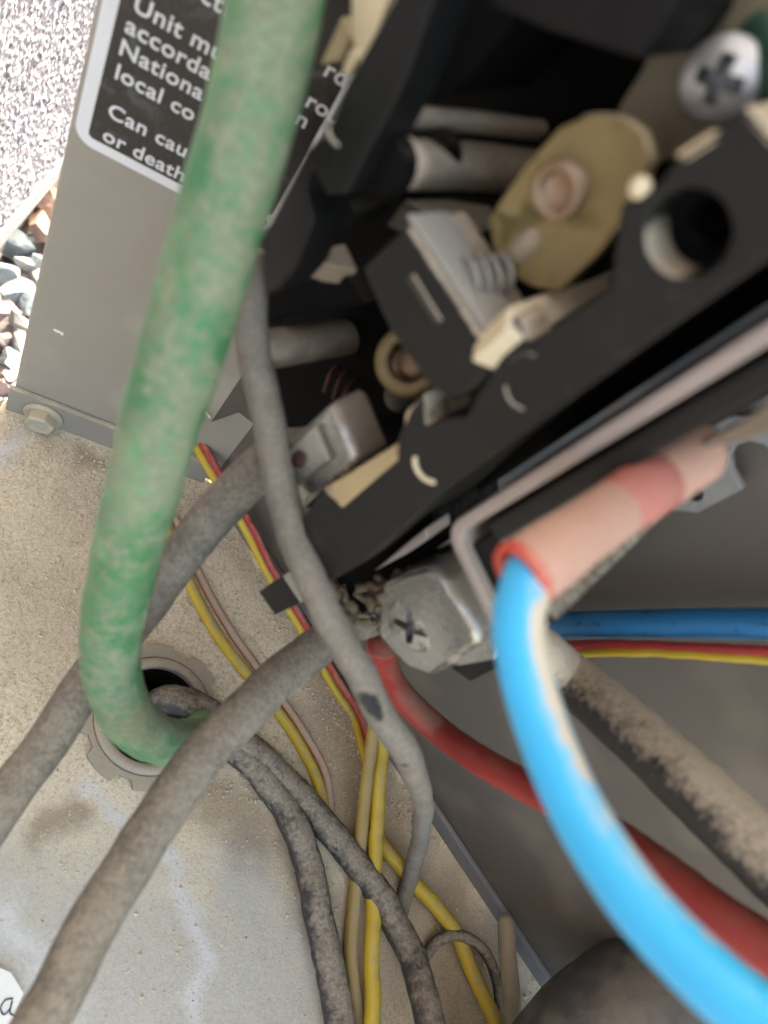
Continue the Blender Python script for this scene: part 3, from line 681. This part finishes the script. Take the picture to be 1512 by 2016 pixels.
# box lugs
l1 = link('box_lug', prism([B(24.6, 103.5, 46), B(33.4, 102.5, 46), B(33.8, 120.0, 46), B(25.6, 122.5, 46)], NB * -6.5), M['chrome'], ct, bevel=1.4)
link('lug_lip', prism([B(25.6, 105.5, 46.9), B(30.2, 104.8, 46.9), B(31.0, 116.5, 46.9), B(26.4, 118.0, 46.9)], NB * -1.0), M['chrome'], l1, bevel=0.35)
link('lug_opening', lathe(on_B(588, 905, 47.0), NB, [(0, 0.05), (1.4, 0.1), (1.6, -0.3)], seg=20, flat=(.75, 1.2)), M['redcore'], l1, smooth=True)
l2 = link('box_lug', prism(pxB([(742, 1192), (752, 1150), (800, 1128), (838, 1118), (875, 1140), (938, 1240), (945, 1272), (850, 1336), (800, 1318), (738, 1250)], 40), NB * -10), M['chrome'], ct, bevel=1.3)
cross_screw(on_B(812, 1232, 40.0) - NB * 0.4, NB * 0.9 + UP * 0.25, 4.3, l2, M['chrome'], 'lug_screw', dome=0.32, arm=0.78, wid=0.17, rot=0.75)
link('lug_washer', prism(pxB([(755, 1150), (770, 1128), (835, 1108), (868, 1122), (980, 1262), (972, 1300), (905, 1312), (850, 1300)], 33), NB * -2), M['chrome'], l2, bevel=0.3)
link('bottom_tab', prism(pxB([(888, 1316), (972, 1288), (992, 1308), (926, 1342)], 29), NB * -6), M['plastic'], ct, bevel=0.2)
link('bottom_tab', prism(pxB([(509, 1165), (556, 1133), (592, 1188), (541, 1211)], 46), NB * -3), M['plastic'], ct, bevel=0.2)
link('tab_arm', prism(pxB([(545, 1150), (600, 1090), (640, 1130), (585, 1190)], 44.5), NB * -3), M['plastic'], ct, bevel=0.2)
link('lower_wall', prism(pxB([(600, 1110), (850, 1010), (860, 1080), (760, 1140), (700, 1230), (640, 1180)], 34), NB * -16), M['void'], ct, bevel=0.4)
link('lower_lip', prism(pxB([(735, 1125), (800, 1070), (838, 1040), (842, 1062), (800, 1090)], 40), NB * -5), M['steel'], ct, bevel=0.2)
# steel coil frame, bent at the bottom
def frame_loop(w):
    th = 1.5; inner, outer = [], []
    cl = [(46.6, 215), (46.6, 131.5)]
    cen = (49.4, 131.0)
    for k in range(7):
        a = math.radians(180 + 80 * k / 6); cl.append((cen[0] + 2.8 * math.cos(a), cen[1] + 2.8 * math.sin(a)))
    cl.append((62.6, 125.2))
    out_l, out_r = [], []
    for i, (s, z) in enumerate(cl):
        a = cl[max(0, i - 1)]; b = cl[min(len(cl) - 1, i + 1)]; dx, dz = b[0] - a[0], b[1] - a[1]; ln = math.hypot(dx, dz)
        nx_, nz_ = -dz / ln, dx / ln
        out_l.append(B(s + nx_ * th / 2, z + nz_ * th / 2, w)); out_r.append(B(s - nx_ * th / 2, z - nz_ * th / 2, w))
    return out_l + out_r[::-1]
link('coil_frame', prism(frame_loop(47.5), NB * -19), M['steel'], ct, bevel=0.3)
link('coil', boxB(48.0, 50.4, 132.5, 215, 10, 46), M['plastic'], ct, bevel=0.5)
link('coil_winding', boxB(50.6, 53.5, 133.2, 215, 8, 22), M['plasticdark'], ct, bevel=0.6)
link('coil_foot', boxB(49.2, 61, 127.2, 133, 8, 46), M['plasticdark'], ct, bevel=0.4)
link('terminal_tab', prism(pxB([(1345, 905), (1365, 880), (1460, 830), (1560, 760), (1560, 830), (1470, 865), (1400, 880)], 40), NB * -1.4), M['dustlit'], ct, bevel=0.15)

# ================================================================ wires
bw = empty('blue_wire', on_B(1010, 1180, 51), 'bright blue wire with a dusty red crimp connector in front of the coil', 'wire')
cB = on_B(1024, 1135, 60.0); cT = on_B(1388, 880, 36.5); ax = (cT - cB); ln = ax.length
def along(px):
    """how far along the crimp's axis the picture column px falls"""
    lo, hi = 0.0, ln * 1.3
    f_ = R(Vector((0, 0, 1))); r_ = R(Vector((1, 0, 0)))
    for _ in range(40):
        h = (lo + hi) / 2; q = cB + ax.normalized() * h - CAM
        if CX + FPX * q.dot(r_) / q.dot(f_) < px: lo = h
        else: hi = h
    return lo
bi = wire('insulation', [cB + ax.normalized() * 6, cB + ax.normalized() * 1.5 + UP * 0.2, (1030, 1172, 61.5), (1020, 1230, 61), (1032, 1310, 60.5), (1066, 1430, 59.5), (1134, 1590, 57), (1250, 1770, 53), (1390, 1920, 49.5), (1530, 2035, 47), (1700, 2150, 44)], 2.15, M['blue'], parent=bw, rough=0.01, ext=(0, 110))
h1_, h2_, h3_ = along(1120), along(1215), along(1298)
link('crimp_sleeve', lathe(cB, ax, [(2.3, 2.6), (2.6, 0.1), (3.0, 0.4), (3.02, 2.0), (2.95, h1_ * .75), (2.75, h1_ * 1.2), (2.68, h2_ * .93), (2.68, h2_)], seg=40), M['crimp'], bw, smooth=True)
link('crimp_mouth', lathe(cB, ax, [(1.9, 5.0), (2.15, 2.0), (2.3, 0.0), (2.55, -0.3), (2.85, -0.25), (3.06, 0.25), (3.04, 0.7)], seg=40), M['crimpred'], bw, smooth=True)
link('crimp_band', lathe(cB, ax, [(2.6, h2_ - .1), (2.72, h2_ + .2), (2.8, (h2_ + h3_) / 2), (2.88, h3_ - .2), (2.75, h3_)], seg=40), M['crimpband'], bw, smooth=True)
link('crimp_hood', lathe(cB, ax, [(2.75, h3_ - .1), (2.88, h3_ + .1), (2.95, h3_ + 4), (3.0, ln - 1.2), (2.6, ln - 0.2), (1.4, ln - 0.4), (0, ln - .8)], seg=40), M['crimp'], bw, smooth=True)

wire('green_wire', [(600, -230, 66), (552, -40, 66.5), (500, 200, 68), (437, 420, 71), (374, 640, 74.5), (316, 830, 80), (268, 1010, 89), (238, 1140, 97), (219, 1245, 105), (222, 1335, 113), (258, 1418, 122), (325, 1460, 136), (388, 1455, 152), (408, 1440, 168), ('f', 385, 1428, -3), ('f', 365, 1425, -22)], 4.2, M['green'],
     'thick scuffed green wire curving down across the labelled panel', rough=0.035, nsc=0.4, seg=40, ext=(140, 0))
wire('grey_wire', [Vector(B(29, 112, 42)), (540, 905, 112), (480, 950, 117), (400, 1040, 122), (300, 1175, 126), (190, 1320, 127), (80, 1480, 124), (-20, 1620, 120), (-140, 1780, 116)], 3.5, M['grey'],
     'dusty grey wire from the upper lug passing behind the green wire', rough=0.025, nsc=0.9, seg=32, wob=0.5, ext=(0, 160))
wire('grey_wire', [(760, 1205, 133), (700, 1225, 132), (620, 1275, 128), (520, 1360, 121), (400, 1490, 113), (290, 1640, 107), (190, 1810, 101), (95, 1990, 96), (20, 2140, 92)], 3.45, M['grey'],
     'long straight dusty grey wire crossing to the bottom left corner', rough=0.025, nsc=0.9, seg=32, wob=0.5, ext=(0, 160))
tg = wire('thin_grey_wire', [(455, 300, 92), (472, 420, 93), (488, 560, 94), (505, 720, 97), (535, 880, 101), (580, 1040, 102), (645, 1210, 102), (720, 1350, 105), (785, 1465, 112), (822, 1540, 135), (832, 1600, 165), (820, 1680, 190), ('f', 802, 1745, 2.5), ('f', 790, 1800, 1.0)], 2.2, M['grey_thin'],
     'slim curved grey wire passing in front of both lug wires', rough=0.04, seg=24, wob=0.6)
def add_scuff(o, spots):
    a = o.data.attributes.new('scuff', 'FLOAT', 'POINT'); c = WLOC[o.name]
    a.data.foreach_set('value', [max(max(0.0, 1 - (c + v.co / MM - p).length / r) for p, r in spots) for v in o.data.vertices])
add_scuff(tg, [(at(722 + 14 * k, 1378 + 22 * k, 103.5), 2.6) for k in range(3)] + [(at(795, 1520, 112), 2.2)])
_k = [(1070, 1178, 60.5, 2.2), (1060, 1240, 59.5, 2.1), (1074, 1300, 59, 1.95), (1098, 1370, 58.3, 1.8), (1126, 1440, 57.6, 1.6), (1158, 1510, 56.6, 1.35), (1198, 1580, 55.5, 1.1), (1250, 1660, 54, 0.95), (1330, 1765, 51.5, 0.9), (1450, 1890, 48, 0.85)]
_sp = []
for a_, b_ in zip(_k, _k[1:]):
    for q in range(8):
        m_ = [x + (y - x) * q / 8 for x, y in zip(a_, b_)]; _sp.append((at(m_[0], m_[1], m_[2]), m_[3]))
add_scuff(bi, _sp)
wire('black_wire', [('b', 960, 1230, 22), ('b', 1040, 1275, 26), (1110, 1325, 128), (1250, 1445, 112), (1400, 1585, 98), (1560, 1735, 88), (1750, 1910, 80)], 4.3, M['blackwire'],
     'black wire with cream dust along its top in front of the back wall', rough=0.04, seg=28, ext=(0, 130))
wire('red_wire', [('b', 755, 1265, 30), ('b', 752, 1295, 28), ('b', 785, 1362, 22), ('b', 860, 1435, 18), (950, 1500, 146), (1060, 1560, 134), (1180, 1628, 116), (1300, 1715, 101), (1410, 1800, 92), (1530, 1880, 86), (1700, 1990, 80)], 2.85, M['red'],
     'thick red wire passing behind the bright blue wire', rough=0.03, ext=(0, 130))
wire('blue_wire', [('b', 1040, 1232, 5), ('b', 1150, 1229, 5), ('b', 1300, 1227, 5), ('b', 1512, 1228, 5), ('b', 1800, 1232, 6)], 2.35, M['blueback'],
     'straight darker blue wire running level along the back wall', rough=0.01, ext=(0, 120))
wire('thin_red_wire', [('b', 1030, 1282, 8), ('b', 1120, 1273, 8), ('b', 1300, 1274, 8), ('b', 1512, 1282, 8), ('b', 1800, 1292, 8)], 0.92, M['redthin'],
     'thin red wire running level just under the darker blue wire', rough=0.02, seg=14, wob=0.5, ext=(0, 120))
wire('thin_yellow_wire', [('b', 1020, 1302, 8), ('b', 1120, 1290, 8.5), ('b', 1300, 1285, 8.5), ('b', 1512, 1297, 8.5), ('b', 1800, 1312, 8.5)], 0.8, M['yellow'],
     'thin yellow wire beneath the thin red wire along the back wall', rough=0.02, seg=14, wob=0.5, ext=(0, 120))
# yellow and red low-voltage wires by the corner
wire('thin_yellow_wire', [('b', 330, 800, 6), ('b', 372, 860, 6), ('b', 410, 920, 6), ('b', 470, 1020, 6), ('b', 530, 1130, 5), ('b', 585, 1225, 4), ('b', 650, 1340, 4), ('b', 700, 1425, 4), ('f', 722, 1500, 6)], 1.25, M['yellow'],
     'yellow wire emerging above the pan corner beside its red twin', rough=0.02, seg=14, wob=0.5)
wire('thin_red_wire', [('b', 345, 800, 5), ('b', 388, 860, 5), ('b', 424, 918, 5), ('b', 484, 1018, 5), ('b', 541, 1124, 4.5), ('b', 598, 1225, 3.5), ('b', 664, 1335, 3.5), ('b', 716, 1420, 3.5), ('f', 736, 1500, 4.5)], 1.0, M['redthin'],
     'thin red wire hugging the yellow one above the pan corner', rough=0.02, seg=14, wob=0.5)
wire('thin_yellow_wire', [('f', 300, 960, 3), ('f', 330, 1050, 1.8), ('f', 372, 1145, 1.6), ('f', 428, 1250, 1.5), ('f', 485, 1325, 1.5), ('f', 540, 1392, 1.2), ('f', 582, 1452, 0.9), ('f', 622, 1530, 0.8), ('f', 640, 1600, 0.6)], 1.5, M['yellow'],
     'yellow wire half buried in sand left of the long grey wire', rough=0.03, seg=14)
wire('thin_red_wire', [('f', 345, 1020, 2.0), ('f', 392, 1130, 0.9), ('f', 450, 1235, 0.8), ('f', 503, 1310, 0.8), ('f', 560, 1385, 0.9), ('f', 600, 1445, 0.7), ('f', 640, 1520, 0.6), ('f', 652, 1600, 0.5)], 1.15, M['reddust'],
     'sand covered red wire lying beside the half buried yellow wire', rough=0.05, seg=14)
wire('thin_yellow_wire', [('b', 752, 1290, 12), ('b', 745, 1360, 10), ('f', 735, 1440, 14), ('f', 722, 1540, 9), ('f', 709, 1660, 4), ('f', 697, 1780, 2.2), ('f', 690, 1870, 1.8), ('f', 698, 1950, 1.6), ('f', 708, 2030, 1.6), ('f', 712, 2120, 1.6)], 1.75, M['yellowdirty'],
     'brownish yellow wire hanging down to the pan behind the black wire', rough=0.03, seg=14, ext=(0, 90))
wire('thin_yellow_wire', [('b', 762, 1310, 9), ('f', 752, 1440, 12), ('f', 745, 1540, 8), ('f', 740, 1640, 5), ('f', 736, 1760, 4), ('f', 733, 1880, 4.5), ('f', 730, 2010, 6), ('f', 728, 2120, 8)], 2.0, M['yellow'],
     'bright yellow wire running straight down to the bottom edge', rough=0.02, seg=16, wob=0.8, ext=(0, 90))
wire('thin_yellow_wire', [('f', 735, 1630, 1.6), ('f', 765, 1680, 2), ('f', 800, 1722, 2.2), ('f', 850, 1775, 3), ('f', 895, 1840, 3.5), ('f', 940, 1930, 4), ('f', 985, 2025, 5), ('f', 1030, 2130, 6)], 1.95, M['yellow'],
     'bright yellow wire curving to the lower right on the pan', rough=0.02, seg=16, wob=0.8, ext=(0, 90))
# black wires coming out of the bushing
wire('floor_wire', [('f', 310, 1430, -18), ('f', 300, 1395, -2), ('f', 325, 1378, 5.5), ('f', 370, 1385, 7.5), ('f', 430, 1425, 6.5), ('f', 510, 1488, 4.2), ('f', 590, 1566, 3.4), ('f', 680, 1670, 3.4), ('f', 760, 1778, 4.5), ('f', 815, 1890, 9), ('f', 850, 2010, 16), ('f', 880, 2120, 22)], 3.5, M['floorwire'],
     'dirty black wire looping out of the bushing toward the bottom centre', rough=0.06, nsc=1.0, seg=24, wob=0.8, ext=(0, 90))
wire('floor_wire', [('f', 345, 1440, -16), ('f', 380, 1420, 2), ('f', 430, 1450, 4.5), ('f', 500, 1505, 3.6), ('f', 560, 1590, 3.4), ('f', 605, 1700, 3.4), ('f', 635, 1830, 3.6), ('f', 660, 1960, 4), ('f', 680, 2100, 4)], 3.6, M['floorwire'],
     'dusty black wire lying left of the brownish yellow wire', rough=0.06, nsc=1.0, seg=24, wob=0.9, ext=(0, 90))
wire('looped_wire', [('f', 835, 1885, 1), ('f', 862, 1852, 3), ('f', 905, 1842, 5), ('f', 950, 1868, 6), ('f', 978, 1930, 5), ('f', 985, 2010, 3), ('f', 990, 2120, 2)], 1.45, M['floorwire'],
     'small dark looped wire beside the curving yellow wire', rough=0.05, seg=14, ext=(0, 60))
wire('tan_rod', [('f', 1012, 2120, 10), ('f', 1007, 1960, 10), ('f', 999, 1870, 10), ('f', 996, 1798, 10)], 2.3, M['rod'],
     'short dusty tan rod with a rounded tip near the wall flange', cat='rod', rough=0.03, seg=18, round_end=True, ext=(50, 0))
wire('rubber_hose', [(1040, 2240, 168), (1130, 2090, 172), (1235, 1995, 174), (1380, 1930, 178)], 14.5, M['dark_rubber'],
     'fat dark rubber hose at the bottom edge behind the blue wire', cat='hose', rough=0.02, nsc=0.1, seg=48, step=2, ext=(90, 120))
wire('green_wire', [('b', 1440, -60, 30), ('b', 1490, 20, 32), ('b', 1560, 120, 34), ('b', 1680, 260, 36)], 3.4, M['green_clean'],
     'green wire end at the top right behind the cross head screw', rough=0.02, ext=(40, 80))
# debris under the lower rail
for k in range(26):
    x, y = random.uniform(650, 770), random.uniform(1150, 1240)
    p = on_B(x, y, 36 + random.uniform(-2, 3))
    q = p + Vector((random.uniform(-3, 3), random.uniform(-3, 3), random.uniform(-2, 2)))
    link('debris_bit', tube([p, (p + q) / 2 + Vector((0.5, 0, 0.5)), q], random.uniform(.4, .9), seg=7, rough=0.2, nsc=1.2), M['debris'], ct, smooth=True)
# handwritten paper slip on the pan
ps = empty('paper_slip', on_z(0, 1960, 1), 'white paper slip with a blue pen mark in the bottom left corner', 'paper')
link('sheet', prism(pxZ([(-60, 1890), (-5, 1903), (22, 1915), (46, 1955), (22, 2010), (-20, 2060), (-80, 2040)], 0.9), UP * 0.15), M['paper'], ps)
link('pen_mark', tube([('f', 26, 1966, 1.15), ('f', 12, 1968, 1.15), ('f', 1, 1984, 1.15), ('f', 8, 1998, 1.15), ('f', 20, 1985, 1.15), ('f', 24, 1970, 1.15), ('f', 20, 1995, 1.15), ('f', 30, 2000, 1.15)], 0.16, seg=6, rough=0), M['ink'], ps, smooth=True)

# loose grains of sand and grit lying on the pan
def grit():
    verts, faces = [], []; rnd = random.Random(3)
    def one(c, r):
        b = len(verts)
        for dx, dy, dz in ((1, 0, 0), (-1, 0, 0), (0, 1, 0), (0, -1, 0), (0, 0, 1), (0, 0, -1)):
            k = r * rnd.uniform(.6, 1.2); verts.append((c.x + dx * k, c.y + dy * k, c.z + dz * k * .8))
        for f_ in ((0, 2, 4), (2, 1, 4), (1, 3, 4), (3, 0, 4), (2, 0, 5), (1, 2, 5), (3, 1, 5), (0, 3, 5)): faces.append(tuple(b + q for q in f_))
    n_ = 0
    while n_ < 12000:
        p = Vector((rnd.uniform(-20, 175), rnd.uniform(-40, 104), 0))
        if NB.dot(p - CA) < 2 or (p - HOLE).length < 18: continue
        dens = 0.25 + 0.75 * max(0, noise.noise(p * 0.06) + 0.3) + (0.8 if NB.dot(p - CA) < 9 or p.y > 97 else 0)
        dens *= 1.0 if p.y > 25 else 0.12
        if rnd.random() > dens: continue
        one(p + UP * 0.25, min(0.75, 0.13 + rnd.expovariate(9))); n_ += 1
    me = D.meshes.new('grit'); me.from_pydata([Vector(v) for v in verts], [], faces); return me
M['grit'] = stone_mat('sand_grit', (0.38, 0.30, 0.21), (0.82, 0.72, 0.58))
link('sand_grains', grit(), M['grit'], label='loose sand and grit scattered over the base pan', cat='sand', kind='stuff')
